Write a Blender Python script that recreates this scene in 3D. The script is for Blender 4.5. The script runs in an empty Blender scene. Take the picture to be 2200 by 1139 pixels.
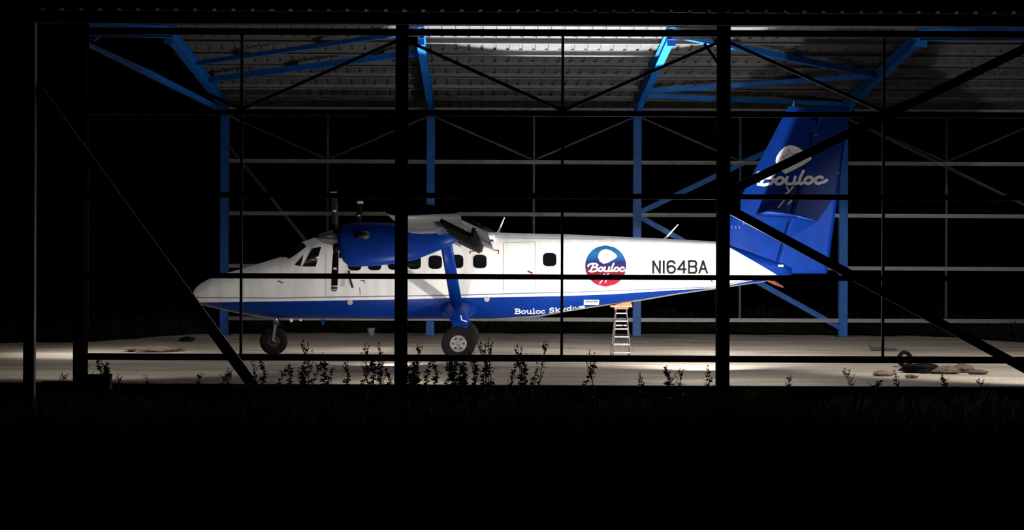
import bpy, math, random
from mathutils import Vector, Matrix
random.seed(7)
R = math.radians
C = bpy.context.scene.collection
SC = bpy.context.scene

# ------------------------------------------------------------------ camera, world, lights
F = 4330.0                    # focal length in pixels of the 2200 px wide frame
CX, CY, H = 1037.0, 521.0, 2.65
ROLL = 0.0040
cam_d = bpy.data.cameras.new('camera')
cam = bpy.data.objects.new('camera', cam_d); C.objects.link(cam)
cam_d.sensor_width = 36; cam_d.lens = F / 2200 * 36
cam_d.shift_x = (1100 - CX) / 2200
cam_d.shift_y = -(569.5 - CY) / 2200
cam_d.clip_end = 500
cam.location = (0, 0, H)
cam.rotation_euler = (Matrix.Rotation(R(90), 3, 'X') @ Matrix.Rotation(ROLL, 3, 'Z')).to_euler()
SC.camera = cam

world = bpy.data.worlds.new('night'); SC.world = world
world.use_nodes = True
bg = world.node_tree.nodes['Background']
bg.inputs[0].default_value = (0.10, 0.14, 0.30, 1); bg.inputs[1].default_value = 0.0008

SC.view_settings.view_transform = 'Standard'; SC.view_settings.look = 'None'
SC.view_settings.exposure = 0.0; SC.view_settings.gamma = 1.0
SC.view_settings.use_curve_mapping = False

def lamp(name, loc, power, radius=0.12, aim=None, cone=None, col=(1.0, 0.965, 0.92), blend=0.35):
    l = bpy.data.lights.new(name, 'SPOT' if aim else 'POINT')
    l.energy = power; l.shadow_soft_size = radius; l.color = col
    o = bpy.data.objects.new(name, l); C.objects.link(o); o.location = loc
    if aim:
        l.spot_size = R(cone); l.spot_blend = blend
        o.rotation_euler = (Vector(aim) - Vector(loc)).to_track_quat('-Z', 'Y').to_euler()
    return o
# flash heads standing on the ground inside the hangar, hidden behind the front posts and aimed at the aircraft
lamp('flash_head', (5.04, 42.3, 0.60), 3500, aim=(4.0, 50, 5.4), cone=142, blend=.8)
lamp('flash_head', (-1.79, 44.2, 0.35), 165, aim=(-3.4, 50, 2.4), cone=165, blend=.7)
# added fill lights without stands, close behind the two middle posts
lamp('added_fill', (4.70, 39.4, 2.20), 170)
lamp('added_fill', (-1.58, 39.2, 1.20), 60)
# behind the fuselage: one turned up at the roof ridge, two fills added to brighten the ground
lamp('flash_head', (2.60, 49.3, 1.20), 30000, radius=.06, aim=(2.4, 47.9, 7.8), cone=74, blend=.15)
lamp('added_fill', (-3.0, 50.2, 1.90), 130)
lamp('added_fill', (5.8, 49.6, 2.30), 250)
# two downward fills added to brighten the ground at the hangar ends
lamp('added_fill', (-9.55, 48.0, 2.20), 270, aim=(-9.35, 48.4, 0), cone=136, blend=.8)
lamp('added_fill', (13.1, 47.4, 2.40), 150, aim=(13.1, 47.6, 0), cone=132, blend=.5)
# unseen fills added under the front eave by the end posts, brightening the ground
for fx, ax, ay, pw, cone in ((-7.45, -8.6, 44.6, 600, 80), (10.45, 12.2, 44.6, 2400, 86)):
    lamp('eave_fill', (fx, 37.95, 5.7), pw, radius=.25, aim=(ax, ay, 0.0), cone=cone, blend=.5)

def W(x, y, d):
    """pixel (x, y) of the photograph at depth d -> world point"""
    dx, dy = x - CX, y - CY
    dx, dy = dx + ROLL * dy, dy - ROLL * dx
    return Vector((dx * d / F, d, H - dy * d / F))

# ------------------------------------------------------------------ materials
MATS = {}
def mat(name, col, rough=0.5, metal=0.0, noise=0.0, scale=8.0, bump=0.0, spec=0.5, coat=0.0, detail=4.0):
    m = bpy.data.materials.new(name); m.use_nodes = True
    nt = m.node_tree; b = nt.nodes['Principled BSDF']
    b.inputs['Base Color'].default_value = (*col, 1); b.inputs['Roughness'].default_value = rough
    b.inputs['Metallic'].default_value = metal; b.inputs['Specular IOR Level'].default_value = spec
    b.inputs['Coat Weight'].default_value = coat
    if noise or bump:
        tc = nt.nodes.new('ShaderNodeTexCoord'); n = nt.nodes.new('ShaderNodeTexNoise')
        n.inputs['Scale'].default_value = scale; n.inputs['Detail'].default_value = detail
        nt.links.new(tc.outputs['Object'], n.inputs['Vector'])
        if noise:
            r = nt.nodes.new('ShaderNodeValToRGB')
            r.color_ramp.elements[0].position = 0.3; r.color_ramp.elements[1].position = 0.7
            r.color_ramp.elements[0].color = (*[c * (1 - noise) for c in col], 1)
            r.color_ramp.elements[1].color = (*[min(1, c * (1 + noise)) for c in col], 1)
            nt.links.new(n.outputs['Fac'], r.inputs[0]); nt.links.new(r.outputs[0], b.inputs['Base Color'])
        if bump:
            bp = nt.nodes.new('ShaderNodeBump'); bp.inputs['Strength'].default_value = bump
            bp.inputs['Distance'].default_value = 0.02
            nt.links.new(n.outputs['Fac'], bp.inputs['Height']); nt.links.new(bp.outputs[0], b.inputs['Normal'])
    MATS[name] = m
    return m
BLUE = (0.0015, 0.026, 0.20)
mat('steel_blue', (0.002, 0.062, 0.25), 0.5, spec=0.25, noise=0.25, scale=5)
mat('steel_shaded', (0.0035, 0.009, 0.030), 0.6, noise=0.3, scale=5)  # darker copy of the blue and galvanised steel, shade put into the colour
mat('galvanised', (0.16, 0.16, 0.165), 0.5, metal=0.2, noise=0.15, scale=9)
mat('pole_grey', (0.30, 0.30, 0.31), 0.5, metal=0.2, noise=0.2, scale=6)
mat('purlin', (0.075, 0.075, 0.078), 0.5, metal=0.2, noise=0.15, scale=9)
mat('roof_sheet', (0.066, 0.066, 0.068), 0.42, metal=0.2, noise=0.22, scale=1.3)
mat('white_paint', (0.80, 0.79, 0.77), 0.35, noise=0.05, scale=2.5, coat=0.2)
mat('blue_paint', BLUE, 0.36, noise=0.12, scale=3, spec=0.14)
mat('grey_paint', (0.27, 0.27, 0.27), 0.45, noise=0.12, scale=4)
mat('belly_grey', (0.33, 0.33, 0.33), 0.5, noise=0.2, scale=6)
mat('black_paint', (0.006, 0.006, 0.007), 0.6, spec=0.2, noise=0.2, scale=10)
mat('wheel_grey', (0.20, 0.19, 0.185), 0.55, metal=0.3, noise=0.25, scale=15)
mat('rust_red', (0.14, 0.03, 0.012), 0.7, noise=0.3, scale=12)
mat('dark_metal', (0.03, 0.03, 0.032), 0.45, metal=0.5, noise=0.3, scale=20)
mat('bare_metal', (0.55, 0.53, 0.50), 0.28, metal=0.9, noise=0.1, scale=12)
mat('glass_dark', (0.004, 0.005, 0.006), 0.08, noise=0.2, scale=3, spec=0.6)
mat('rubber', (0.007, 0.0065, 0.006), 0.85, spec=0.12, noise=0.35, scale=25, bump=0.3)
mat('white_print', (0.86, 0.86, 0.86), 0.45, noise=0.03)
mat('black_print', (0.003, 0.003, 0.004), 0.6, spec=0.1, noise=0.1)
mat('red_print', (0.22, 0.02, 0.02), 0.45, noise=0.1)
mat('grey_print', (0.20, 0.20, 0.21), 0.5, noise=0.1)
mat('seam', (0.40, 0.39, 0.38), 0.6, noise=0.1)
mat('aluminium', (0.16, 0.14, 0.14), 0.45, metal=0.5, noise=0.15, scale=15)
mat('orange_wood', (0.30, 0.11, 0.04), 0.6, noise=0.3, scale=12)
mat('pale_wood', (0.36, 0.25, 0.13), 0.6, noise=0.25, scale=12)
mat('weed_stem', (0.045, 0.040, 0.022), 0.8, noise=0.4, scale=30)
mat('weed_leaf', (0.035, 0.042, 0.018), 0.8, noise=0.4, scale=30)
mat('grass_dark', (0.13, 0.13, 0.105), 0.9, spec=0.05, noise=0.5, scale=6)
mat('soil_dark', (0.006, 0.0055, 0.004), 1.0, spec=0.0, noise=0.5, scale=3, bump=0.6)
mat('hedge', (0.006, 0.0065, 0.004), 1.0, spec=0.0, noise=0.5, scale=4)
mat('concrete', (0.09, 0.085, 0.08), 0.9, noise=0.3, scale=6, bump=0.4)
mat('stone', (0.13, 0.10, 0.08), 0.95, spec=0.1, noise=0.45, scale=9, bump=0.6)
mat('tarp', (0.008, 0.0075, 0.008), 0.9, spec=0.1, noise=0.4, scale=6, bump=0.4)
mat('dirt', (0.20, 0.15, 0.095), 0.95, noise=0.35, scale=5, bump=0.5)
mat('bucket', (0.16, 0.17, 0.20), 0.5, noise=0.15, scale=10)

def ground_mat():
    m = bpy.data.materials.new('dusty_ground'); m.use_nodes = True; nt = m.node_tree
    b = nt.nodes['Principled BSDF']; b.inputs['Roughness'].default_value = 0.95
    b.inputs['Specular IOR Level'].default_value = 0.2
    tc = nt.nodes.new('ShaderNodeTexCoord')
    mp = nt.nodes.new('ShaderNodeMapping'); mp.inputs['Scale'].default_value = (0.35, 1.0, 1.0)
    nt.links.new(tc.outputs['Object'], mp.inputs[0])
    n1 = nt.nodes.new('ShaderNodeTexNoise'); n1.inputs['Scale'].default_value = 0.9; n1.inputs['Detail'].default_value = 6
    n2 = nt.nodes.new('ShaderNodeTexNoise'); n2.inputs['Scale'].default_value = 14; n2.inputs['Detail'].default_value = 5
    nt.links.new(mp.outputs[0], n1.inputs['Vector']); nt.links.new(tc.outputs['Object'], n2.inputs['Vector'])
    r1 = nt.nodes.new('ShaderNodeValToRGB'); r2 = nt.nodes.new('ShaderNodeValToRGB')
    r1.color_ramp.elements[0].position = 0.32; r1.color_ramp.elements[0].color = (0.36, 0.30, 0.23, 1)
    r1.color_ramp.elements[1].position = 0.66; r1.color_ramp.elements[1].color = (0.62, 0.55, 0.46, 1)
    r2.color_ramp.elements[0].position = 0.30; r2.color_ramp.elements[0].color = (0.55, 0.52, 0.50, 1)
    r2.color_ramp.elements[1].position = 0.55; r2.color_ramp.elements[1].color = (1, 1, 1, 1)
    nt.links.new(n1.outputs['Fac'], r1.inputs[0]); nt.links.new(n2.outputs['Fac'], r2.inputs[0])
    mx = nt.nodes.new('ShaderNodeMix'); mx.data_type = 'RGBA'; mx.blend_type = 'MULTIPLY'; mx.inputs[0].default_value = 0.8
    nt.links.new(r1.outputs[0], mx.inputs[6]); nt.links.new(r2.outputs[0], mx.inputs[7])
    nt.links.new(mx.outputs[2], b.inputs['Base Color'])
    bp = nt.nodes.new('ShaderNodeBump'); bp.inputs['Strength'].default_value = 0.5; bp.inputs['Distance'].default_value = 0.03
    nt.links.new(n2.outputs['Fac'], bp.inputs['Height']); nt.links.new(bp.outputs[0], b.inputs['Normal'])
    MATS['ground'] = m
ground_mat()

# ------------------------------------------------------------------ mesh helpers
class MB:
    def __init__(s): s.v = []; s.f = []
    def add(s, vs, fs):
        k = len(s.v); s.v += [tuple(v) for v in vs]; s.f += [tuple(i + k for i in f) for f in fs]; return s
    def box(s, c, size, rot=None):
        vs = []
        for z in (-.5, .5):
            for x, y in ((-.5, -.5), (.5, -.5), (.5, .5), (-.5, .5)):
                p = Vector((x * size[0], y * size[1], z * size[2]))
                if rot: p = rot @ p
                vs.append(p + Vector(c))
        return s.add(vs, [(3, 2, 1, 0), (4, 5, 6, 7), (0, 1, 5, 4), (1, 2, 6, 5), (2, 3, 7, 6), (3, 0, 4, 7)])
    def beam(s, p0, p1, prof, up=(0, 0, 1)):
        """sweep the 2-D polygon prof (side, up) from p0 to p1"""
        p0, p1 = Vector(p0), Vector(p1); d = (p1 - p0).normalized(); up = Vector(up)
        side = d.cross(up).normalized(); up = side.cross(d)
        n = len(prof)
        vs = [p0 + side * a + up * b for a, b in prof] + [p1 + side * a + up * b for a, b in prof]
        fs = [(i, (i + 1) % n, n + (i + 1) % n, n + i) for i in range(n)]
        return s.add(vs, fs + [tuple(range(n))[::-1], tuple(range(n, 2 * n))])
    def tube(s, pts, rad, n=8, cap=True):
        pts = [Vector(p) for p in pts]
        if not isinstance(rad, (list, tuple)): rad = [rad] * len(pts)
        rings = []
        for i, p in enumerate(pts):
            t = (pts[min(i + 1, len(pts) - 1)] - pts[max(i - 1, 0)]).normalized()
            a = Vector((0, 0, 1)) if abs(t.z) < .9 else Vector((1, 0, 0))
            u = t.cross(a).normalized(); w = u.cross(t)
            rings.append([p + (u * math.cos(2 * math.pi * k / n) + w * math.sin(2 * math.pi * k / n)) * rad[i] for k in range(n)])
        return s.loft(rings, cap=cap)
    def loft(s, rings, cap=True):
        n = len(rings[0]); vs = [p for r in rings for p in r]; fs = []
        for i in range(len(rings) - 1):
            for k in range(n):
                fs.append((i * n + k, i * n + (k + 1) % n, (i + 1) * n + (k + 1) % n, (i + 1) * n + k))
        if cap: fs += [tuple(range(n))[::-1], tuple(range((len(rings) - 1) * n, len(rings) * n))]
        return s.add(vs, fs)
    def lathe(s, prof, c, axis='Y', n=32, cap=True):
        """prof: list of (radius, along); closed loop round the axis"""
        rings = []
        for r, a in prof:
            ring = []
            for k in range(n):
                t = 2 * math.pi * k / n
                p = (r * math.cos(t), a, r * math.sin(t)) if axis == 'Y' else \
                    (a, r * math.cos(t), r * math.sin(t)) if axis == 'X' else (r * math.cos(t), r * math.sin(t), a)
                ring.append(Vector(p) + Vector(c))
            rings.append(ring)
        return s.loft(rings, cap=cap)
    def build(s, name, m, parent=None, smooth=False):
        me = bpy.data.meshes.new(name); me.from_pydata(s.v, [], s.f); me.update()
        if smooth: me.polygons.foreach_set('use_smooth', [True] * len(me.polygons))
        me.materials.append(MATS[m] if isinstance(m, str) else m)
        return link(name, me, parent)
def link(name, me, parent=None):
    o = bpy.data.objects.new(name, me); C.objects.link(o)
    if parent is not None: o.parent = parent
    return o
def empty(name, loc=(0, 0, 0), rz=0):
    o = bpy.data.objects.new(name, None); C.objects.link(o); o.location = loc; o.rotation_euler = (0, 0, rz)
    o.empty_display_size = 0.2
    return o
def tag(o, label=None, cat=None, group=None, kind=None):
    if label: o['label'] = label
    if cat: o['category'] = cat
    if group: o['group'] = group
    if kind: o['kind'] = kind
    return o
def bevel(o, w=0.01, seg=2):
    b = o.modifiers.new('bevel', 'BEVEL'); b.width = w; b.segments = seg; b.limit_method = 'ANGLE'
    return o
def rect(w, h): return [(-w / 2, -h / 2), (w / 2, -h / 2), (w / 2, h / 2), (-w / 2, h / 2)]
def isec(w, h, t=0.018):
    a, b, c = w / 2, h / 2, t / 2
    return [(-a, -b), (a, -b), (a, -b + t), (c, -b + t), (c, b - t), (a, b - t), (a, b), (-a, b), (-a, b - t), (-c, b - t), (-c, -b + t), (-a, -b + t)]
def csec(w, h, t=0.006):
    a, b = w / 2, h / 2
    return [(-a, -b), (a, -b), (a, -b + .025), (a - t, -b + .025), (a - t, -b + t), (-a + t, -b + t), (-a + t, b - t), (a - t, b - t), (a - t, b - .025), (a, b - .025), (a, b), (-a, b)]
def lerp(tab, x):
    if x <= tab[0][0]: return tab[0][1]
    for (a, b), (c, d) in zip(tab, tab[1:]):
        if x <= c: return b + (d - b) * (x - a) / (c - a)
    return tab[-1][1]

# ------------------------------------------------------------------ ground
GZ = -0.06
DF, DB, DM = F / 115.0, F / 73.8, 48.15          # depth of front wall, back wall, ridge
FX = [-7.51, -1.52, 4.49, 10.49, 16.49]          # the hangar frames
XR = 17.0
edge = [(-16, 50), (-12.4, 53.6), (-10.5, 54.3), (-8.6, 58.6), (-6, 60.2), (6, 60.4), (13, 59.6), (14.2, 58.0), (15.6, 54.8), (19, 52.5)]
mb = MB()
nx, ny = 120, 60
def gz(x, y): return GZ + 0.012 * math.sin(x * 1.7 + y * .9) * math.sin(y * 1.3) - .012
vs = []; fs = []
for j in range(ny + 1):
    for i in range(nx + 1):
        x = -18 + 40 * i / nx; y0 = DF - 0.06; y1 = 63
        y = y0 + (y1 - y0) * (j / ny)
        vs.append((x, y, gz(x, y)))
for j in range(ny):
    for i in range(nx): a = j * (nx + 1) + i; fs.append((a, a + 1, a + nx + 2, a + nx + 1))
mb.add(vs, fs)
floor = tag(mb.build('floor', 'ground', smooth=True), 'pale dusty ground under and around the aircraft', kind='structure')

# lower, dark ground in front of the hangar and behind it
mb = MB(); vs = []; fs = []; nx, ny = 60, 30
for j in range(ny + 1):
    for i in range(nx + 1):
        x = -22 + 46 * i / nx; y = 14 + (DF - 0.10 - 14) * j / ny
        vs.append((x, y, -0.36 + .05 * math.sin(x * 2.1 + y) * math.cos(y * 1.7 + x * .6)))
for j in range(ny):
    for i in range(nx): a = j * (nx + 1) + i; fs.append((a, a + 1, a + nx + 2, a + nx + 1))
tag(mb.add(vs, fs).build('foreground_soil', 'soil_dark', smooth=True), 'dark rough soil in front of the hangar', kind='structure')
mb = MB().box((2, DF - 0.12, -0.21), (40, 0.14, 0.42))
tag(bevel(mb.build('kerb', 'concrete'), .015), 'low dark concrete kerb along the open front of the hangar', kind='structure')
# verge behind: soil beyond the pale ground plus a bank of scrub
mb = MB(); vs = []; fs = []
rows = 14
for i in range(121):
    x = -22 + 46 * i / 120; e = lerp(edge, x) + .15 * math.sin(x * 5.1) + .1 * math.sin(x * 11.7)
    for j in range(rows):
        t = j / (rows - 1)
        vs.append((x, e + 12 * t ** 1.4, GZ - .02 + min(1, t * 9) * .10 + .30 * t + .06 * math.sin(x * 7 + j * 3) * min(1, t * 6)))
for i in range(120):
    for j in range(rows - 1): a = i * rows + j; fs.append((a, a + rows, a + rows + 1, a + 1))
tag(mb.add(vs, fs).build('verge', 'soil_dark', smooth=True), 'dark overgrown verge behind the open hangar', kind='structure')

# ------------------------------------------------------------------ hangar
def part(mb, name, m, parent, label=None, smooth=False):
    o = mb.build(name, m, parent, smooth)
    if label: o['label'] = label
    return o
GIRT_Z = [0.49, 2.01, 3.52, 5.06, 6.57]
wf = tag(empty('wall_front', (0, DF, 0)), 'open front wall of dark steel posts, rails and braces', kind='structure')
def L_(parent, p): return Vector(p) - parent.location
# columns
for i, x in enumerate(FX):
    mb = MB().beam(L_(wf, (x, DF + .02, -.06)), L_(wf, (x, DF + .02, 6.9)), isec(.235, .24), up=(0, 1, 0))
    c = part(mb, 'column', 'steel_shaded', wf)
    mb = MB().box(L_(wf, (x, DF + .02, -.02)), (.36, .36, .03)); part(mb, 'base_plate', 'steel_shaded', c)
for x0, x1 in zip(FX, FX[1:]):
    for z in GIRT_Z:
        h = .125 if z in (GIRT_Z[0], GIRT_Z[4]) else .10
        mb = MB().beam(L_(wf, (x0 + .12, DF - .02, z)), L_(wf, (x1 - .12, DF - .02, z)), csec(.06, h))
        part(mb, 'girt', 'steel_shaded', wf)
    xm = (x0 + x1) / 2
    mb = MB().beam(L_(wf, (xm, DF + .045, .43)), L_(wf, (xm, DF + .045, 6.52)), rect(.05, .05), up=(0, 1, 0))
    part(mb, 'mullion', 'steel_shaded', wf)
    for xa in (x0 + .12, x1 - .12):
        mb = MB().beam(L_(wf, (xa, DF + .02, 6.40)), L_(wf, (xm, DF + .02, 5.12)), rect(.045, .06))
        part(mb, 'upper_brace', 'steel_shaded', wf)
    mb = MB().box(L_(wf, (xm, DF + .01, 5.13)), (.16, .02, .12)); part(mb, 'gusset', 'steel_shaded', wf)
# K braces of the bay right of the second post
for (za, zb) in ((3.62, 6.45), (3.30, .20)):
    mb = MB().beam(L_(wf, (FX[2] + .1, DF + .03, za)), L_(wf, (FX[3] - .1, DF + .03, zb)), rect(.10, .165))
    part(mb, 'diagonal_brace', 'steel_shaded', wf, 'thick dark diagonal brace spreading from the right post')
mb = MB().box(L_(wf, (FX[2] + .2, DF + .03, 3.46)), (.25, .03, .5)); part(mb, 'gusset', 'steel_shaded', wf)
mb = MB().beam(L_(wf, W(1513, 93, DF)), L_(wf, W(1547, 142, DF)), rect(.05, .05)); part(mb, 'knee_brace', 'steel_shaded', wf)
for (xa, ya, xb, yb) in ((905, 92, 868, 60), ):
    mb = MB().box(L_(wf, W(886, 88, DF)), (.2, .03, .16)); part(mb, 'gusset', 'steel_shaded', wf)
mb = MB().box(L_(wf, (FX[0], DF - .02, -.05)), (.5, .4, .04)); part(mb, 'base_plate', 'steel_shaded', wf)

# back wall
wb = tag(empty('wall_back', (0, DB, 0)), 'open back wall of blue posts and pale horizontal rails', kind='structure')
for i, x in enumerate(FX):
    mb = MB().beam(L_(wb, (x, DB, -.06)), L_(wb, (x, DB, 6.55)), isec(.235, .24), up=(0, 1, 0))
    c = part(mb, 'column', 'steel_blue', wb, ['blue steel post behind the nose of the aircraft', 'blue steel post behind the wing', 'blue steel post behind the rear fuselage', 'blue steel post just right of the tail fin', None][i])
    mb = MB().box(L_(wb, (x, DB, -.05)), (.36, .36, .03)); part(mb, 'base_plate', 'steel_shaded', c)
for x0, x1 in zip(FX, FX[1:]):
    for z in (0.42, 1.94, 3.47, 4.99, 6.51):
        mb = MB().beam(L_(wb, (x0 + .12, DB - .10, z)), L_(wb, (x1 - .12, DB - .10, z)), csec(.06, .11))
        part(mb, 'girt', 'galvanised', wb)
    xm = (x0 + x1) / 2
    mb = MB().beam(L_(wb, (xm, DB + .0, .40)), L_(wb, (xm, DB + .0, 6.5)), rect(.06, .06), up=(0, 1, 0))
    part(mb, 'mullion', 'steel_shaded', wb)
    for xa in (x0 + .12, x1 - .12):
        mb = MB().beam(L_(wb, (xa, DB + .03, 6.3)), L_(wb, (xm, DB + .03, 5.05)), rect(.04, .05)); part(mb, 'upper_brace', 'steel_shaded', wb)
for (za, zb) in ((3.55, 6.35), (3.40, .22)):
    mb = MB().beam(L_(wb, (FX[2] + .1, DB - .01, za)), L_(wb, (FX[3] - .1, DB - .01, zb)), rect(.12, .15)); part(mb, 'diagonal_brace', 'steel_blue', wb)
mb = MB().beam(L_(wb, W(490, 312, DB)), L_(wb, W(790, 680, DB)), rect(.08, .08)); part(mb, 'diagonal_brace', 'steel_shaded', wb)
mb = MB().beam(L_(wb, (FX[3] + .1, DB - .01, 6.3)), L_(wb, (FX[4] - .1, DB - .01, 3.5)), rect(.08, .08)); part(mb, 'diagonal_brace', 'steel_shaded', wb)

# roof
SL = 0.098; RZ = 7.95; OV = 2.35
def rz(d): return RZ - SL * abs(d - DM)
roof = tag(empty('ceiling', (0, DM, RZ)), 'underside of the shallow gabled corrugated hangar roof', kind='structure')
DE0, DE1 = DF - OV, DB + OV
# corrugated sheets, one metre wide, three ribs each
P = .3335
prof = []
for k in range(3):
    x = k * P
    prof += [(x, 0), (x + .235, 0), (x + .258, .042), (x + .305, .042), (x + .328, 0)]
prof.append((3 * P, 0))
def sheet_mesh(d0, d1):
    vs = []; n = len(prof)
    for dd in (d0, d1):
        for dz in (0, .004):
            vs += [(x, dd - DM, z + dz + rz(dd) - RZ) for x, z in prof]
    fs = []
    for i in range(n - 1):
        fs += [(i, i + 1, 2 * n + i + 1, 2 * n + i), (n + i, 3 * n + i, 3 * n + i + 1, n + i + 1), (i, n + i, n + i + 1, i + 1), (2 * n + i, 2 * n + i + 1, 3 * n + i + 1, 3 * n + i)]
    me = bpy.data.meshes.new('roof_sheet'); me.from_pydata(vs, [], fs); me.materials.append(MATS['roof_sheet']); me.update()
    return me
sm = [sheet_mesh(DM + .02, DE1), sheet_mesh(DE0, DM - .02)]
XL = -8.0
for k in range(26):
    for m_ in sm:
        o = link('roof_sheet', m_, roof); o.location = (XL + k * 1.0005, 0, 0)
mb = MB()
mb.add([(XL, -.25, SL * -.25 + .055), (XL, 0, .07), (XL, .25, SL * -.25 + .055), (XL + 26, -.25, SL * -.25 + .055), (XL + 26, 0, .07), (XL + 26, .25, SL * -.25 + .055)], [(0, 1, 4, 3), (1, 2, 5, 4)])
part(mb, 'ridge_cap', 'roof_sheet', roof)
PUR = [50.2, 51.8, 53.42, 55.08, 56.85, 58.62, 60.9]
for d in PUR:
    for s in (1, -1):
        dd = d if s == 1 else 2 * DM - d
        if d == 60.9 and s == -1: continue
        a = math.atan(SL) * s
        mb = MB().beam((XL + .02, dd - DM, rz(dd) - RZ - .075), (XL + 26, dd - DM, rz(dd) - RZ - .075), csec(.06, .148), up=(0, math.sin(a), math.cos(a)))
        part(mb, 'purlin', 'purlin', roof)
# fascia beam along the front eave
mb = MB().beam((XL, DE0 + .06 - DM, rz(DE0) - RZ - .11), (XL + 26, DE0 + .06 - DM, rz(DE0) - RZ - .11), rect(.07, .215))
part(mb, 'fascia', 'steel_shaded', roof, 'dark fascia beam along the front edge of the roof')
# rafters
for x in FX:
    for s in (1, -1):
        e = DB if s == 1 else DF
        rings = MB().beam((x, (e - DM) - .1 * s, rz(e) - RZ - .30), (x, 0, -.30), isec(.19, .29))
        part(rings, 'rafter', 'steel_blue', roof)
        mb = MB().beam((x, (e - DM) - .15 * s, rz(e) - RZ - .62), (x, (e - DM) - 1.5 * s, rz(e - 1.5 * s) - RZ - .44), rect(.14, .05)); part(mb, 'haunch', 'steel_blue', roof)
    mb = MB().box((x, 0, -.36), (.21, .05, .46)); part(mb, 'ridge_plate', 'steel_blue', roof)
# roof bracing, bay by bay
def rbrace(xa, da, xb, db, w=.11):
    mb = MB().beam((xa, da - DM, rz(da) - RZ - .22), (xb, db - DM, rz(db) - RZ - .22), rect(w, w)); part(mb, 'roof_brace', 'steel_blue', roof)
rbrace(FX[1], 48.3, FX[0], 52.6); rbrace(FX[0], 55.0, FX[1], 50.9, .15)
rbrace(FX[2], 48.5, FX[3], 53.9, .15); rbrace(FX[3], 54.0, FX[2], 56.6, .13); rbrace(FX[2], 57.2, FX[3], 58.6, .13)
# left gable tie beam
wl = tag(empty('wall_left', (FX[0], DM, 0)), 'open left end of the hangar with a blue tie beam', kind='structure')
mb = MB().beam((0, DF + .2 - DM, 6.42), (0, DB - .2 - DM, 6.42), isec(.10, .13, .012)); part(mb, 'tie_beam', 'steel_blue', wl)
# eave post with its raking strut at far left
d_p = DE0 + .06
pt = W(63, 846, d_p)
ep = tag(empty('eave_post', (pt.x, d_p, -.36)), 'tall dark post at far left with a long raking strut running down right', 'post')
mb = MB().beam((0, 0, 0), (0, 0, rz(d_p) + .36 - .2), rect(.19, .16), up=(0, 1, 0)); part(mb, 'upright', 'pole_grey', ep)
a = W(78, 190, d_p + .1); b = W(545, 830, DF - .3)
mb = MB().beam(a - ep.location, b - ep.location, rect(.14, .20), up=(0, -.2, 1)); part(mb, 'raking_strut', 'pole_grey', ep)
mb = MB().box((0, 0, .02), (.34, .30, .04)); part(mb, 'base_plate', 'steel_shaded', ep)

# ------------------------------------------------------------------ aircraft
YAW = R(1.2)
X0 = (985 - CX) / 90.0
YC = 48.1
air = tag(empty('propeller_aircraft', (X0, YC, GZ), -YAW), 'white and blue twin-engined high-wing propeller aircraft parked in the hangar', 'aircraft')
cy_, sy_ = math.cos(YAW), math.sin(YAW)
def PL(px, py, yl=0.0):
    """pixel on the lateral plane yl of the aircraft -> (u, z) in aircraft space"""
    u = (px - CX) / 90 - X0
    for _ in range(4):
        d = YC + yl * cy_ - u * sy_
        w = W(px, py, d)
        u = (w.x - X0 - yl * sy_) / cy_
    return u, w.z - GZ
TOP = [(415, 631), (418, 622), (424, 615), (432, 609), (448, 600), (470, 592), (496, 584), (522, 577), (568, 563), (607, 551), (646, 521), (690, 506), (740, 502), (830, 499), (1060, 499.5), (1100, 501), (1215, 503.5), (1424, 512.7), (1540, 519), (1600, 537), (1670, 562), (1700, 574)]
BOT = [(415, 638), (418, 645), (424, 650), (432, 655), (487, 668), (520, 675), (560, 681), (590, 685), (653, 687), (850, 688), (1000, 688), (1060, 687.5), (1156, 681), (1210, 671), (1279, 660), (1374, 647), (1458, 632.5), (1540, 621), (1648, 605), (1700, 592)]
HW = [(415, .05), (418, .15), (424, .22), (432, .28), (448, .36), (496, .50), (560, .62), (610, .71), (650, .78), (700, .83), (760, .86), (1100, .86), (1200, .82), (1350, .66), (1500, .46), (1600, .31), (1680, .16), (1700, .09)]
NN = [(415, 2.0), (500, 2.3), (620, 2.9), (760, 3.4), (1150, 3.4), (1400, 2.8), (1700, 2.2)]
ST = []
xs = [415, 416.5, 418, 421, 424, 428, 432, 440, 448, 458, 470, 483, 496, 509, 522, 545, 568, 588, 603, 607, 611, 620, 633, 643, 646, 650, 665, 690, 715] + list(range(740, 1700, 20)) + [1700]
for px in xs:
    u, zt = PL(px, lerp(TOP, px)); _, zb = PL(px, lerp(BOT, px))
    ST.append((u, zt, zb, lerp(HW, px), lerp(NN, px)))
def sec(u):
    if u <= ST[0][0]: return ST[0][1:]
    for a, b in zip(ST, ST[1:]):
        if u <= b[0]:
            t = (u - a[0]) / (b[0] - a[0]); return [p + (q - p) * t for p, q in zip(a[1:], b[1:])]
    return ST[-1][1:]
def hw_at(u, z):
    zt, zb, w, n = sec(u)
    t = min(.999, abs((z - (zt + zb) / 2) / ((zt - zb) / 2)))
    return w * (1 - t ** n) ** (1 / n)
def ring_pt(u, th, off=0.0):
    zt, zb, w, n = sec(u); c, s = math.cos(th), math.sin(th)
    y = (w + off) * math.copysign(abs(c) ** (2 / n), c); z = (zt + zb) / 2 + ((zt - zb) / 2 + off) * math.copysign(abs(s) ** (2 / n), s)
    return Vector((u, -y, z))

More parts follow.
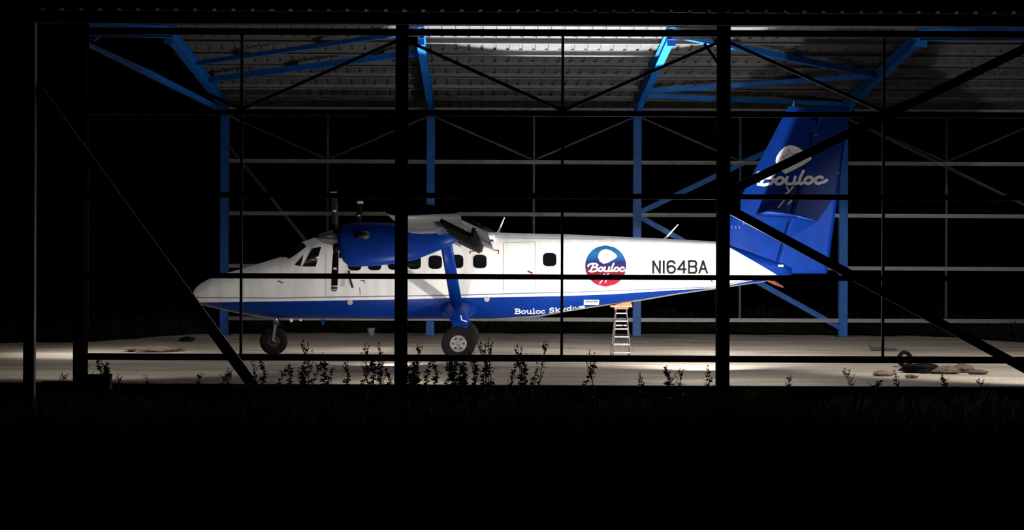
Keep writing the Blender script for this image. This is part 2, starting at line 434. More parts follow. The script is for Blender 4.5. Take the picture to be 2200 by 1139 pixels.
# paint scheme: procedural masks along the fuselage (blue belly, pinstripe, blue tail)
def curve_node(nt, pts, u0, u1, z0, z1, src):
    mr = nt.nodes.new('ShaderNodeMapRange'); mr.inputs[1].default_value = u0; mr.inputs[2].default_value = u1
    nt.links.new(src, mr.inputs[0])
    fc = nt.nodes.new('ShaderNodeFloatCurve'); cv = fc.mapping.curves[0]
    pts = [((u - u0) / (u1 - u0), (z - z0) / (z1 - z0)) for u, z in pts]
    while len(cv.points) < len(pts): cv.points.new(.5, .5)
    for p, q in zip(cv.points, pts): p.location = q; p.handle_type = 'VECTOR'
    fc.mapping.update(); nt.links.new(mr.outputs[0], fc.inputs['Value'])
    m2 = nt.nodes.new('ShaderNodeMapRange'); m2.inputs[3].default_value = z0; m2.inputs[4].default_value = z1
    nt.links.new(fc.outputs[0], m2.inputs[0])
    return m2.outputs[0]
def fuselage_mat():
    m = bpy.data.materials.new('fuselage_paint'); m.use_nodes = True; nt = m.node_tree; b = nt.nodes['Principled BSDF']
    b.inputs['Roughness'].default_value = 0.38; b.inputs['Specular IOR Level'].default_value = 0.15
    tc = nt.nodes.new('ShaderNodeTexCoord'); sp = nt.nodes.new('ShaderNodeSeparateXYZ')
    nt.links.new(tc.outputs['Object'], sp.inputs[0]); u, z = sp.outputs[0], sp.outputs[2]
    def math_(op, a, bb):
        n = nt.nodes.new('ShaderNodeMath'); n.operation = op
        for i, q in enumerate((a, bb)):
            if isinstance(q, (int, float)): n.inputs[i].default_value = q
            else: nt.links.new(q, n.inputs[i])
        return n.outputs[0]
    U0, U1 = ST[0][0] - .1, ST[-1][0] + .1
    blue = [PL(*p, -.85) for p in ((410, 652), (520, 649.5), (653, 647), (842, 644), (987, 640), (1198, 636.5), (1311, 633), (1416, 626.5), (1540, 620), (1660, 597))]
    thin = [PL(*p, -.85) for p in ((410, 641), (600, 641), (653, 639.5), (842, 636.5), (998, 634), (1114, 630.5), (1216, 628.5), (1311, 625.5), (1416, 622), (1538, 618), (1660, 595))]
    bz = curve_node(nt, blue, U0, U1, 0, 3, u); tz = curve_node(nt, thin, U0, U1, 0, 3, u)
    f1 = math_('LESS_THAN', z, bz)
    f2 = math_('LESS_THAN', math_('ABSOLUTE', math_('SUBTRACT', z, tz), 0), .013)
    (ua, za), (ub, zb) = PL(1538, 514, -.3), PL(1668, 590, -.2)
    k = (zb - za) / (ub - ua)
    f3 = math_('GREATER_THAN', z, math_('ADD', math_('MULTIPLY', u, k), za - k * ua))
    f = math_('MAXIMUM', math_('MAXIMUM', f1, f3), math_('MULTIPLY', f2, .8))
    n = nt.nodes.new('ShaderNodeTexNoise'); n.inputs['Scale'].default_value = 2.2; n.inputs['Detail'].default_value = 6
    mp = nt.nodes.new('ShaderNodeMapping'); mp.inputs['Scale'].default_value = (2.2, 1, .35)
    nt.links.new(tc.outputs['Object'], mp.inputs[0]); nt.links.new(mp.outputs[0], n.inputs['Vector'])
    r = nt.nodes.new('ShaderNodeValToRGB'); r.color_ramp.elements[0].position = .3; r.color_ramp.elements[1].position = .6
    r.color_ramp.elements[0].color = (.70, .69, .67, 1); r.color_ramp.elements[1].color = (.83, .82, .80, 1)
    nt.links.new(n.outputs['Fac'], r.inputs[0])
    mx = nt.nodes.new('ShaderNodeMix'); mx.data_type = 'RGBA'
    nt.links.new(f, mx.inputs[0]); nt.links.new(r.outputs[0], mx.inputs[6]); mx.inputs[7].default_value = (*BLUE, 1)
    nt.links.new(mx.outputs[2], b.inputs['Base Color'])
    return m
NR = 56
rings = [[ring_pt(s_[0], 2 * math.pi * (k + .5) / NR) for k in range(NR)] for s_ in ST]
mb = MB().loft(rings)
fus = mb.build('fuselage', fuselage_mat(), air, True)
fus.data.materials.append(MATS['belly_grey'])
for i, p in enumerate(fus.data.polygons):
    if i < (len(ST) - 1) * NR:
        k = i % NR
        if 38 <= k <= 44 and i // NR > 2: p.material_index = 1
fus['label'] = 'white fuselage with blue belly and tail and a pinstripe'

# --- decals and panels that follow the fuselage side
def side(px, py, off=.004, yl=-.85):
    u, z = PL(px, py, yl); return Vector((u, -(hw_at(u, z) + off), z))
def fill(poly, fn, rows=10):
    """convex polygon in pixels -> strips laid on the surface fn(px, py), with a thin rim"""
    mb = MB(); ys = [p[1] for p in poly]; y0, y1 = min(ys), max(ys); prev = None
    for j in range(rows + 1):
        y = y0 + (y1 - y0) * min(max(j / rows, .0005), .9995); xs_ = []
        for (ax, ay), (bx, by) in zip(poly, poly[1:] + poly[:1]):
            if (ay <= y < by) or (by <= y < ay): xs_.append(ax + (bx - ax) * (y - ay) / (by - ay))
        a, b = min(xs_), max(xs_)
        row = [fn(a + (b - a) * t / 6, y) for t in range(7)]
        if prev:
            for t in range(6): mb.add([prev[t], row[t], row[t + 1], prev[t + 1]], [(0, 1, 2, 3)])
        prev = row
    return mb
def rrect(cx, cy, w, h, r, n=5):
    pts = []
    for sx, sy, a0 in ((1, 1, 0), (-1, 1, 90), (-1, -1, 180), (1, -1, 270)):
        for k in range(n + 1):
            a = R(a0 + 90 * k / n); pts.append((cx + sx * (w / 2 - r) + r * math.cos(a), cy + sy * (h / 2 - r) + r * math.sin(a)))
    return pts
def ringfill(poly, fn, grow):
    mb = MB(); n = len(poly); cx = sum(p[0] for p in poly) / n; cy = sum(p[1] for p in poly) / n
    out = [(cx + (x - cx) * grow, cy + (y - cy) * grow) for x, y in poly]
    for i in range(n):
        j = (i + 1) % n
        mb.add([fn(*poly[i]), fn(*poly[j]), fn(*out[j]), fn(*out[i])], [(0, 1, 2, 3)])
    return mb
def stroke(lines, fn, w):
    """ribbons of width w along pixel polylines, cut fine enough to follow the curved skin"""
    mb = MB()
    for ln in lines:
        for (ax, ay), (bx, by) in zip(ln, ln[1:]):
            d = math.hypot(bx - ax, by - ay)
            if d < 1e-6: continue
            ex, ey = (bx - ax) / d * w * .35, (by - ay) / d * w * .35
            nx_, ny_ = -(by - ay) / d * w / 2, (bx - ax) / d * w / 2
            ax2, ay2, bx2, by2 = ax - ex, ay - ey, bx + ex, by + ey
            n = max(1, int(d / 3)); vs = []
            for k in range(n + 1):
                x, y = ax2 + (bx2 - ax2) * k / n, ay2 + (by2 - ay2) * k / n
                vs += [fn(x - nx_, y - ny_), fn(x + nx_, y + ny_)]
            mb.add(vs, [(2 * k, 2 * k + 2, 2 * k + 3, 2 * k + 1) for k in range(n)])
    return mb
s4 = lambda x, y: side(x, y, .006)
s7 = lambda x, y: side(x, y, .009)
s10 = lambda x, y: side(x, y, .012)
# cabin windows
for cx, cy in ((762, 567), (805, 566.5), (848, 565.5), (890, 564), (935, 563.5), (981, 562), (1031, 562), (1181, 558)):
    pane = part(fill(rrect(cx, cy, 29, 29, 8.5), s7, 12), 'cabin_window', 'glass_dark', air)
    part(ringfill(rrect(cx, cy, 29, 29, 8.5), s4, 1.14), 'window_rim', 'white_paint', pane)
# cockpit glazing
sw = part(fill([(671, 531), (689, 530), (678, 573), (649, 573)], s7), 'cockpit_window', 'glass_dark', air)
part(ringfill([(671, 531), (689, 530), (678, 573), (649, 573)], s4, 1.12), 'window_rim', 'white_paint', sw)
sw = part(fill([(651, 547), (645.5, 572), (631, 571)], s7), 'quarter_window', 'glass_dark', air)
for sgn in (0, 1):
    mb = MB(); g = []
    for i in range(13):
        pn = 608.5 + 56 * i / 12
        a0 = R(lerp([(608, 68), (628, 38), (645, 37), (655, 42), (666, 49)], pn)); row = []
        for k in range(15):
            px = 608.5 + (646 + 18 * (1 - k / 14) - 608.5) * i / 12; a_ = a0 + (R(87) - a0) * k / 14
            row.append(ring_pt(PL(px, 540)[0], math.pi - a_ if sgn else a_, .009))
        g.append(row)
    for i in range(12):
        for k in range(14): mb.add([g[i][k], g[i + 1][k], g[i + 1][k + 1], g[i][k + 1]], [(0, 1, 2, 3)])
    part(mb, 'windscreen', 'glass_dark', air, None, True)
# door outline and small red markings
def thinline(pts, w, m, name): return part(stroke([pts], s4, w), name, m, fus)
thinline([(1082, 522), (1082, 626)], 1.0, 'seam', 'door_seam'); thinline([(1150, 520), (1150, 622)], .8, 'seam', 'door_seam')
thinline([(1082, 522), (1150, 520)], .8, 'seam', 'door_seam')
thinline([(1062, 511), (1300, 514.5)], 1.2, 'seam', 'panel_seam'); thinline([(700, 540), (700, 638)], .8, 'seam', 'panel_seam'); thinline([(520, 596), (520, 640)], .8, 'seam', 'panel_seam')
for pts, w in (([(1063, 538), (1071, 538), (1071, 545)], 2), ([(1010, 545), (1010, 540), (1020, 540)], 2), ([(1135, 583), (1143, 587)], 4), ([(776, 603), (783, 603), (783, 608)], 2), ([(596, 604), (606, 608)], 2.5), ([(773, 618), (774, 634)], 1.2), ([(1532, 604), (1535, 607)], 3)):
    part(stroke([pts], s4, w), 'red_marking', 'red_print', fus)
for cx, cy, r_ in ((752, 650, 6), (1046, 643, 6)):
    part(fill([(cx + r_ * math.cos(a * math.pi / 8), cy + r_ * math.sin(a * math.pi / 8)) for a in range(16)], s4, 6), 'access_cap', 'seam', fus)
# registration lettering
def glyphs(text, x, y, w, h, gap, slope=0, slant=0, table=None):
    """stroke font: unit cells (0..1, 0..1 up) placed from pixel (x, y) baseline"""
    out = []
    for ch in text:
        if ch == ' ': x += w * .6; continue
        adv, lines = table[ch]
        for ln in lines:
            out.append([(x + (gx * w * adv) + slant * gy * h, y - gy * h + slope * (x + gx * w * adv)) for gx, gy in ln])
        x += w * adv + gap
    return out
def arc(cx, cy, rx, ry, a0, a1, n=12): return [(cx + rx * math.cos(R(a0 + (a1 - a0) * k / n)), cy + ry * math.sin(R(a0 + (a1 - a0) * k / n))) for k in range(n + 1)]
REG = {'N': (.9, [[(0, 0), (0, 1), (1, 0), (1, 1)]]), '1': (.22, [[(.5, 0), (.5, 1)]]),
       '6': (1, [arc(.5, .72, .5, .28, 20, 180) + [(0, .3)] + arc(.5, .30, .5, .30, 180, 360) + arc(.5, .32, .5, .26, 0, 180)]),
       '4': (1.1, [[(.75, 0), (.75, 1), (0, .3), (1, .3)]]),
       'B': (1, [[(0, 0), (0, 1), (.7, 1)] + arc(.7, .77, .28, .23, 90, -90, 8) + [(0, .54)], [(.7, .54)] + arc(.7, .27, .3, .27, 90, -90, 8) + [(0, 0)]]),
       'A': (1.05, [[(0, 0), (.5, 1), (1, 0)], [(.2, .33), (.8, .33)]])}
part(stroke(glyphs('N164BA', 1405, 587, 16, 25.5, 6.6, table=REG), s4, 4.6), 'registration_lettering', 'black_print', fus, 'black registration lettering N164BA on the rear fuselage')
# script word used on the roundel and on the fin
SCR = [[(-.25, 1.0), (-.35, 1.2), (-.15, 1.45), (.4, 1.6), (1.0, 1.55), (1.35, 1.3), (1.2, .95), (.6, .82)],
       [(.55, 1.5), (.45, .8), (.3, .05)], [(.6, .82), (1.25, .80), (1.5, .45), (1.25, .08), (.6, -.04), (.05, .05)],
       arc(2.05, .42, .36, .40, 0, 360, 14), [(2.4, .5), (2.65, .62)],
       [(2.72, .88), (2.70, .2), (2.85, .03), (3.2, .0), (3.44, .10)], [(3.48, .88), (3.46, .12), (3.6, .02), (3.8, .1)],
       [(4.15, 1.6), (4.0, .9), (3.95, .15), (4.15, 0), (4.35, .12)],
       arc(4.85, .42, .36, .40, 0, 360, 14), [(5.2, .5), (5.45, .55)],
       [(6.15, .68)] + arc(5.85, .42, .36, .40, 60, 300, 12) + [(6.4, .2), (6.6, .42)]]
def script(x0, x1, ybase, h, slope=0, slant=.18):
    k = (x1 - x0) / 7.0
    return [[(x0 + (gx + .35 + slant * gy) * k, ybase - gy * h / 1.6 + slope * (gx * k)) for gx, gy in ln] for ln in SCR]
# round logo
def logo_mat():
    m = bpy.data.materials.new('roundel_print'); m.use_nodes = True; nt = m.node_tree; b = nt.nodes['Principled BSDF']
    b.inputs['Roughness'].default_value = .6; b.inputs['Specular IOR Level'].default_value = .08
    tc = nt.nodes.new('ShaderNodeTexCoord'); sp = nt.nodes.new('ShaderNodeSeparateXYZ'); nt.links.new(tc.outputs['Object'], sp.inputs[0])
    n = nt.nodes.new('ShaderNodeTexNoise'); n.inputs['Scale'].default_value = 4; nt.links.new(tc.outputs['Object'], n.inputs['Vector'])
    ad = nt.nodes.new('ShaderNodeMath'); ad.operation = 'MULTIPLY_ADD'; ad.inputs[1].default_value = .16; nt.links.new(n.outputs['Fac'], ad.inputs[0]); nt.links.new(sp.outputs[2], ad.inputs[2])
    z1 = PL(1302, 527, -.8)[1]; z0 = PL(1302, 617, -.8)[1]
    mr = nt.nodes.new('ShaderNodeMapRange'); mr.inputs[1].default_value = z0 + .08; mr.inputs[2].default_value = z1 + .08; nt.links.new(ad.outputs[0], mr.inputs[0])
    r = nt.nodes.new('ShaderNodeValToRGB'); el = r.color_ramp.elements
    el[0].position = 0; el[0].color = (.30, .006, .03, 1); el[1].position = 1; el[1].color = (.008, .07, .20, 1)
    for p, c in ((.20, (.24, .005, .022)), (.38, (.10, .005, .02)), (.50, (.022, .008, .055)), (.60, (.007, .013, .10)), (.68, (.008, .06, .20)), (.80, (.015, .11, .26))):
        e = el.new(p); e.color = (*c, 1)
    nt.links.new(mr.outputs[0], r.inputs[0]); nt.links.new(r.outputs[0], b.inputs['Base Color'])
    return m
disc = [(1302 + 44.5 * math.cos(2 * math.pi * k / 48), 572 + 44.5 * math.sin(2 * math.pi * k / 48)) for k in range(48)]
logo = fill(disc, s4, 24).build('round_logo', logo_mat(), air); logo['label'] = 'round logo fading from blue to red on the rear fuselage'
pick = [(1285, 552), (1288, 543), (1294, 537), (1302, 535.5), (1312, 538), (1321, 544), (1327, 550), (1324, 555), (1314, 560), (1305, 566), (1297, 567), (1289, 562)]
part(fill(pick, s7, 12), 'canopy_shape', 'white_print', logo)
def starline(cx, cy, r, rot=0, sx=1):
    pts = [(cx + sx * (r if k % 2 == 0 else r * .42) * math.sin(R(36 * k + rot)), cy - (r if k % 2 == 0 else r * .42) * math.cos(R(36 * k + rot))) for k in range(11)]
    return pts
part(stroke([starline(1303, 551, 9, -8)], s10, .9), 'star_outline', 'seam', logo)
part(stroke(script(1261, 1346, 583.5, 17), s7, 3.3), 'script_word', 'white_print', logo)
for ln in ([(1298, 589), (1302, 593), (1308, 588)], [(1294, 603), (1289, 609)], [(1303, 603), (1301, 607)]): part(stroke([ln], s7, 2.0), 'jumper_stroke', 'white_print', logo)
# sticker and lettering on the blue belly
st = part(fill([(1255, 645), (1288, 645), (1288, 656), (1255, 656)], s4, 6), 'sticker', 'white_print', fus)
part(fill([(1258, 646.6), (1286, 646.6), (1286, 651.2), (1258, 651.2)], s7, 4), 'sticker_bar', 'grey_print', st)
SER = {'B': (1.1, [[(0, 0), (.2, 0), (.2, 1), (0, 1), (.7, 1), (.9, .78), (.7, .53), (.2, .53)], [(.7, .53), (1, .27), (.75, 0), (.2, 0)]]),
       'o': (.9, [arc(.5, .33, .45, .32, 0, 360, 10)]), 'u': (1, [[(0, .65), (.2, .65), (.2, .1), (.5, 0), (.8, .15)], [(.7, .65), (.8, .65), (.8, 0), (1, 0)]]),
       'l': (.5, [[(.2, 1), (.5, 1), (.5, 0)], [(.1, 0), (.9, 0)]]), 'c': (.8, [arc(.5, .33, .45, .32, 40, 320, 8)]),
       'S': (1, [[(.9, .8), (.6, 1), (.2, .9), (.15, .65), (.85, .4), (.85, .12), (.5, 0), (.1, .15)]]),
       'k': (1, [[(.2, 0), (.2, 1)], [(.9, .65), (.25, .3), (.9, 0)]]), 'y': (1, [[(.1, .65), (.5, .05)], [(.9, .65), (.3, -.3)]]),
       'd': (.95, [arc(.45, .33, .4, .32, 0, 360, 10), [(.85, 1), (.85, 0)]]), 'i': (.4, [[(.5, .65), (.5, 0)]]), 'v': (.9, [[(0, .65), (.5, 0), (1, .65)]]),
       'e': (.85, [[(.05, .35), (.95, .35)] + arc(.5, .33, .45, .32, 0, 320, 10)])}
wrd = glyphs('Bouloc Skydive', 1106, 674.5, 11.2, 10, 1.5, slope=0, table=SER)
wrd = [[(x, y - max(0, x - 1165) * .105) for x, y in ln] for ln in wrd]
part(stroke([l for l in wrd if l[0][0] < 1177], s4, 2.1), 'belly_word', 'white_print', fus, 'small white word Bouloc on the blue belly')
part(stroke([l for l in wrd if l[0][0] >= 1177], s4, 2.1), 'belly_word', 'white_print', fus, 'small white word Skydive on the blue belly')

# --- tail
FINLE = lambda y: 1541 + (519 - y) * (1692 - 1541) / (519 - 232)
HINGE = lambda y: 1760 - (y - 245) * .287
RTE = lambda y: 1824 - (y - 240) * .134
def fin_half(px, py):
    """half thickness of the fin/rudder at a pixel"""
    a, b = FINLE(py), RTE(py); t = min(max((px - a) / (b - a), 0), 1)
    k = .5 + .5 * min(max((py - 230) / 300, 0), 1)
    return .17 * k * (2.6 * math.sqrt(t) * (1 - t) ** 1.1) * .62 + .006
def fin_mesh(ys, fa, fb, n=12):
    rings = []
    for y in ys:
        a, b = fa(y), fb(y); near = []; far = []
        for k in range(n + 1):
            t = k / n; t = t * t * (3 - 2 * t) if fa is FINLE else t
            px = a + (b - a) * t; u, z = PL(px, y); h = fin_half(px, y)
            near.append(Vector((u, -h, z))); far.append(Vector((u, h, z)))
        rings.append(near + far[::-1])
    return MB().loft(rings)
ysf = [229, 231, 235, 242] + list(range(260, 581, 20))
def fa_top(y): return FINLE(y) + (10 if y == 229 else 4 if y == 231 else 0)
fin = part(fin_mesh(ysf, FINLE, lambda y: HINGE(max(y, 245)) - 2 if y > 246 else 1716), 'vertical_fin', 'blue_paint', air, 'tall blue tail fin with white logo and script word', True)
rud = part(fin_mesh([231, 233, 238, 245], lambda y: 1720, lambda y: RTE(y) - (6 if y < 232 else 0)), 'rudder_horn', 'blue_paint', air, None, True)
rud = part(fin_mesh([245.5] + list(range(260, 581, 20)) + [588], lambda y: HINGE(y) + 1.5, RTE), 'rudder', 'blue_paint', air, None, True)
def finpt(px, py, off=.006):
    u, z = PL(px, py, -.06); return Vector((u, -(fin_half(px, py) + off), z))
f6 = lambda x, y: finpt(x, y, .006)
f9 = lambda x, y: finpt(x, y, .010)
canopy = [(1667, 339), (1674, 327), (1686, 315), (1698, 311.6), (1712, 315), (1734, 329), (1746, 341), (1720, 358), (1687, 374), (1672, 362), (1666, 349)]
cp = part(fill(canopy, f6, 14), 'canopy_shape', 'white_print', fin)
part(stroke([starline(1698, 339, 19, -14)], f9, 1.5), 'star_outline', 'grey_print', fin)
part(stroke(script(1619, 1776, 397, 28, slope=-.02), f6, 6.2), 'script_word', 'white_print', fin, 'white script word on the fin')
for ln in ([(1690, 402), (1695, 412), (1704, 401)], [(1695, 412), (1688, 416)], [(1684, 431), (1672, 446)], [(1700, 431), (1693, 439)]): part(stroke([ln], f6, 3.4), 'jumper_stroke', 'white_print', fin)
for ln in ([(1759, 290), (1748, 290)], [(1797, 372), (1805, 372)]): part(stroke([ln], f6, 1.6), 'hinge_mark', 'grey_print', rud)
for ln in ([(1572, 486), (1573, 491)], [(1580, 486), (1581, 491)], [(1588, 486), (1589, 491)], [(1597, 476), (1598, 482)]): part(stroke([ln], f6, 1.2), 'rivet_mark', 'grey_print', fin)
u, z = PL(1705, 229)
mb = MB().tube([(u, 0, z - .02), (u, 0, z + .05), (u + .01, 0, z + .13)], [.035, .022, .008]); part(mb, 'beacon', 'bare_metal', air)
# tailplane
def airfoil(chord, th, n=14, close=1.0):
    up, lo = [], []
    for k in range(n + 1):
        t = .5 - .5 * math.cos(math.pi * k / n); t *= close
        yt = 5 * th * (.2969 * math.sqrt(t) - .1260 * t - .3516 * t * t + .2843 * t ** 3 - .1036 * t ** 4)
        cam_ = .03 * math.sin(math.pi * t); up.append((t * chord, (cam_ + yt) * chord)); lo.append((t * chord, (cam_ - yt * .8) * chord))
    return up + lo[::-1][:-1]
def surf(secs, close=1.0, th=.14):
    """secs: (y, u_le, z, chord, pitch)"""
    rings = []
    for y, ul, z, c, pit in secs:
        rings.append([Vector((ul + a * math.cos(pit) + b * math.sin(pit), y, z + b * math.cos(pit) - a * math.sin(pit))) for a, b in airfoil(c, th, close=close)])
    return MB().loft(rings)
uL, zL = PL(1645, 455, -3.15)
ur = uL + .14
for s in (-1, 1):
    mb = surf([(s * .03, ur, zL - .02, 1.02, R(5)), (s * 2.9, uL + .02, zL, .72, R(6)), (s * 3.1, uL + .0, zL, .70, R(6)), (s * 3.17, uL + .06, zL - .01, .55, R(6))], th=.12)
    part(mb, 'tailplane', 'blue_paint', air, None, True)
    mb = surf([(s * .12, ur + .98, zL - .11, .45, R(13)), (s * 3.12, uL + .68, zL - .085, .37, R(13))], th=.12)
    part(mb, 'elevator', 'blue_paint', air, None, True)
# red tail tie and tail cone details
u, z = PL(1660, 608)
mb = MB().tube([(u - .1, 0, z + .05), (u + .05, -.03, z), (u + .25, -.02, z - .10)], [.03, .05, .02]); part(mb, 'tail_bumper', 'rust_red', air)

# --- wing
TIPY = 9.9; DIH = math.tan(R(2.6))
uT = PL(825, 455, -TIPY)[0]; zT = PL(880, 450, -TIPY)[1]
zW = lambda y: zT - .03 - (TIPY - abs(y)) * DIH
CH = 1.42
def wing_secs(s):
    return [(s * y, uT + du, zW(y) + dz, c, R(1.5)) for y, du, dz, c in ((0, 0, 0, CH), (2.8, 0, 0, CH), (6, 0, 0, CH), (9.82, 0, 0, CH))]
for s in (-1, 1):
    mb = surf(wing_secs(s), th=.20); w_ = part(mb, 'wing', 'grey_paint', air, None, True)
    w_['label'] = 'high straight grey wing'
    mb = surf([(s * 9.821, uT, zW(9.82), CH, R(1.5)), (s * 9.90, uT + .02, zW(9.9), CH * .98, R(1.5))], th=.20)
    part(mb, 'wing_tip', 'blue_paint', air)  # blue instead of wing grey: shade of the end face put into the colour
    # flap sections hanging behind the wing, hinge arms in the gap
    for ya, yb, nm in ((.95, 5.1, 'flap'), (5.2, 9.75, 'aileron')):
        a_, b_ = uT + CH + .03, -.13
        mb = surf([(s * ya, a_, zW(ya) + b_, .56, R(26)), (s * yb, a_, zW(yb) + b_, .56, R(26))], th=.16)
        part(mb, nm, 'grey_paint', air, None, True)
    for y in (1.2, 2.2, 3.4, 4.4, 5.4, 6.6, 7.8, 8.9):
        p = zW(y); mb = MB()
        mb.beam((uT + CH * .72, s * y, p - .12), (uT + CH + .22, s * y, p - .42), rect(.05, .085))
        mb.beam((uT + CH + .22, s * y, p - .42), (uT + CH + .28, s * y, p - .22), rect(.04, .07))
        part(mb, 'flap_hinge', 'dark_metal', air)
    # blue stripe under the wing
    mb = MB(); y0, y1 = 4.6, 7.6
    x_a = uT + .80
    mb.add([(x_a, s * y0, zW(y0) - .19), (x_a + .22, s * y0, zW(y0) - .18), (x_a + .22, s * y1, zW(y1) - .18), (x_a, s * y1, zW(y1) - .19)], [(0, 1, 2, 3)])
    part(mb, 'wing_stripe', 'blue_paint', w_)
# blue fairing of the wing root on the fuselage
mb = MB()
rr = []
for px, hh in ((860, .02), (880, .12), (930, .17), (1000, .14), (1040, .08), (1064, .02)):
    u, z = PL(px, 503); rr.append([Vector((u, .86 * math.cos(R(a)) * 1.0, z - .10 + (hh + .06) * math.sin(R(a)) + 0.02)) for a in range(0, 360, 20)])
part(mb.loft(rr), 'wing_root_fairing', 'white_paint', air, None, True)
mb = fill([(1032, 510), (1057, 510), (1061, 519), (1034, 519)], lambda x, y: side(x, y, .03), 4); part(mb, 'root_stripe', 'blue_paint', air)
# --- engines
def nacelle(s, near):
    yl = s * 2.82
    def at(px, py): return PL(px, py, -2.82)
    secs = [(727, 489, 531), (730, 486, 540), (738, 483, 562), (750, 480, 572), (780, 478, 573), (820, 478, 570), (865, 481, 565), (905, 487, 554), (945, 497, 538), (985, 506, 518)]
    rings = []
    for px, ya, yb in secs:
        u, zt = at(px, ya); _, zb = at(px, yb); zc, hh = (zt + zb) / 2, (zt - zb) / 2
        w = .30 if px > 728 else .24
        if px > 900: w = .30 - (px - 900) / 85 * .2
        rings.append([Vector((u, yl + w * math.copysign(abs(math.cos(t)) ** .8, math.cos(t)), zc + hh * math.copysign(abs(math.sin(t)) ** .8, math.sin(t)))) for t in [2 * math.pi * k / 28 for k in range(28)]])
    n_ = part(MB().loft(rings), 'engine_nacelle', 'blue_paint', air, None, True)
    # spinner
    uh, zh = at(721, 511)
    mb = MB().lathe([(.004, -.47), (.05, -.43), (.105, -.32), (.15, -.18), (.185, -.03), (.19, .08), (.19, .10)], (uh, yl, zh), 'X', 28)
    part(mb, 'spinner', 'bare_metal', air, None, True)
    # exhaust stub and intake slot
    ue, ze = at(775, 505)
    mb = MB().tube([(ue - .05, yl - .24 * 1, ze), (ue + .06, yl - .34, ze), (ue + .22, yl - .37, ze - .01)], [.10, .09, .085], 14); part(mb, 'exhaust_stub', 'dark_metal', n_, None, True)
    ui, zi = at(738, 548)
    mb = MB().box((ui - .06, yl, zi), (.06, .36, .14)); bevel(part(mb, 'intake', 'black_paint', n_), .02)
    # blades
    for a in ((-37, 83, 203) if near else (42, 162, 282)):
        ang = R(a); d = Vector((0, math.sin(ang), math.cos(ang))); side_ = Vector((1, 0, 0))
        nrm = d.cross(side_)
        rings = []
        for r_, w, t in ((.12, .045, .045), (.25, .05, .04), (.45, .068, .022), (.8, .076, .014), (1.15, .074, .009), (1.27, .068, .007), (1.295, .05, .004)):
            c = Vector((uh + .02, yl, zh)) + d * r_
            rings.append([c + side_ * w * math.cos(q) + nrm * t * math.sin(q) for q in [2 * math.pi * k / 12 for k in range(12)]])
        bl = part(MB().loft(rings), 'propeller_blade', 'black_paint', air, None, True)
        bands = ((1.275, 1.24), (1.20, 1.16)) if near else ((1.285, 1.19), )
        for b0, b1 in bands:
            rings = [[Vector((uh + .02, yl, zh)) + d * r_ + side_ * .0775 * math.cos(q) + nrm * .0125 * math.sin(q) for q in [2 * math.pi * k / 12 for k in range(12)]] for r_ in (b0, b1)]
            part(MB().loft(rings), 'tip_band', 'white_print', bl)
        c = Vector((uh + .02, yl, zh)) + d * .76
        mb = MB().lathe([(.04, -.02), (.04, .02)], c, 'Y', 14); part(mb, 'blade_mark', 'white_print', bl)
        mb = MB().tube([Vector((uh + .02, yl, zh)) + d * .10, Vector((uh + .02, yl, zh)) + d * .36], [.085, .06], 12); part(mb, 'blade_root', 'black_paint' if near else 'white_print', bl, None, True)
nacelle(-1, True); nacelle(1, False)
# wing struts
def blade_strut(p0, p1, chord, th, name, m, n=14):
    rings = []
    for p, c in ((p0, chord[0]), (p1, chord[1])):
        rings.append([Vector(p) + Vector((c / 2 * math.cos(t), th / 2 * math.sin(t) * .7, th / 2 * math.sin(t) * .7)) for t in [2 * math.pi * k / n for k in range(n)]])
    return part(MB().loft(rings), name, m, air, None, True)
us0, zs0 = PL(956, 526, -2.95); us1, zs1 = PL(982, 662, -.90)
for s in (-1, 1):
    blade_strut((us0, s * 2.95, zs0 + .18), (us1, s * .90, zs1), (.27, .28), .11, 'wing_strut', 'blue_paint')
# --- main gear
uw, zw_ = PL(985, 736, -1.86)
for s in (-1, 1):
    yl = s * 1.86
    rings = []
    for px, py, y_, rx, rzz in ((985, 662, .55, .50, .24), (985, 664, .80, .44, .22), (984, 668, 1.0, .33, .18), (984, 676, 1.25, .25, .15), (988, 690, 1.5, .21, .12), (988, 712, 1.66, .14, .10)):
        u, z = PL(px, py, -y_); rings.append([Vector((u + rx * math.cos(t), s * y_, z + rzz * math.sin(t))) for t in [2 * math.pi * k / 20 for k in range(20)]])
    part(MB().loft(rings), 'gear_leg_fairing', 'blue_paint', air, None, True)
    mb = MB().tube([(uw + .02, s * 1.55, .62), (uw, s * 1.62, .39), (uw, s * 1.80, .39)], [.06, .06, .05], 10); part(mb, 'axle_leg', 'dark_metal', air, None, True)
    R0 = .39
    prof_ = [(.19, -.13), (.25, -.155), (.32, -.16), (.37, -.12), (R0, -.06), (R0, .06), (.37, .12), (.32, .16), (.25, .155), (.19, .13), (.19, 0), (.19, -.13)]
    ty = part(MB().lathe(prof_, (uw, yl, R0), 'Y', 40, False), 'tyre', 'rubber', air, None, True)
    rim = part(MB().lathe([(.0, -.15), (.045, -.15), (.055, -.125), (.085, -.12), (.095, -.135), (.15, -.13), (.165, -.145), (.195, -.135), (.197, .0), (.19, .14), (.12, .10), (0, .10)], (uw, yl, R0), 'Y', 32), 'wheel_rim', 'wheel_grey', air, None, True)
    for k in range(6):
        a = k * math.pi / 3; mb = MB().lathe([(.022, -.01), (.022, .01)], (uw + .12 * math.cos(a), yl - .137, R0 + .12 * math.sin(a)), 'Y', 8); part(mb, 'rim_hole', 'black_paint', rim)
# white tube added as the highlight on the near leg fairing
mb = MB()
u, z = PL(992, 686, -1.55)
mb = MB().tube([(u - .02, -1.64, z + .09), (u, -1.66, z - .01), (u + .12, -1.66, z - .05)], .014, 6); part(mb, 'leg_highlight', 'white_print', air)
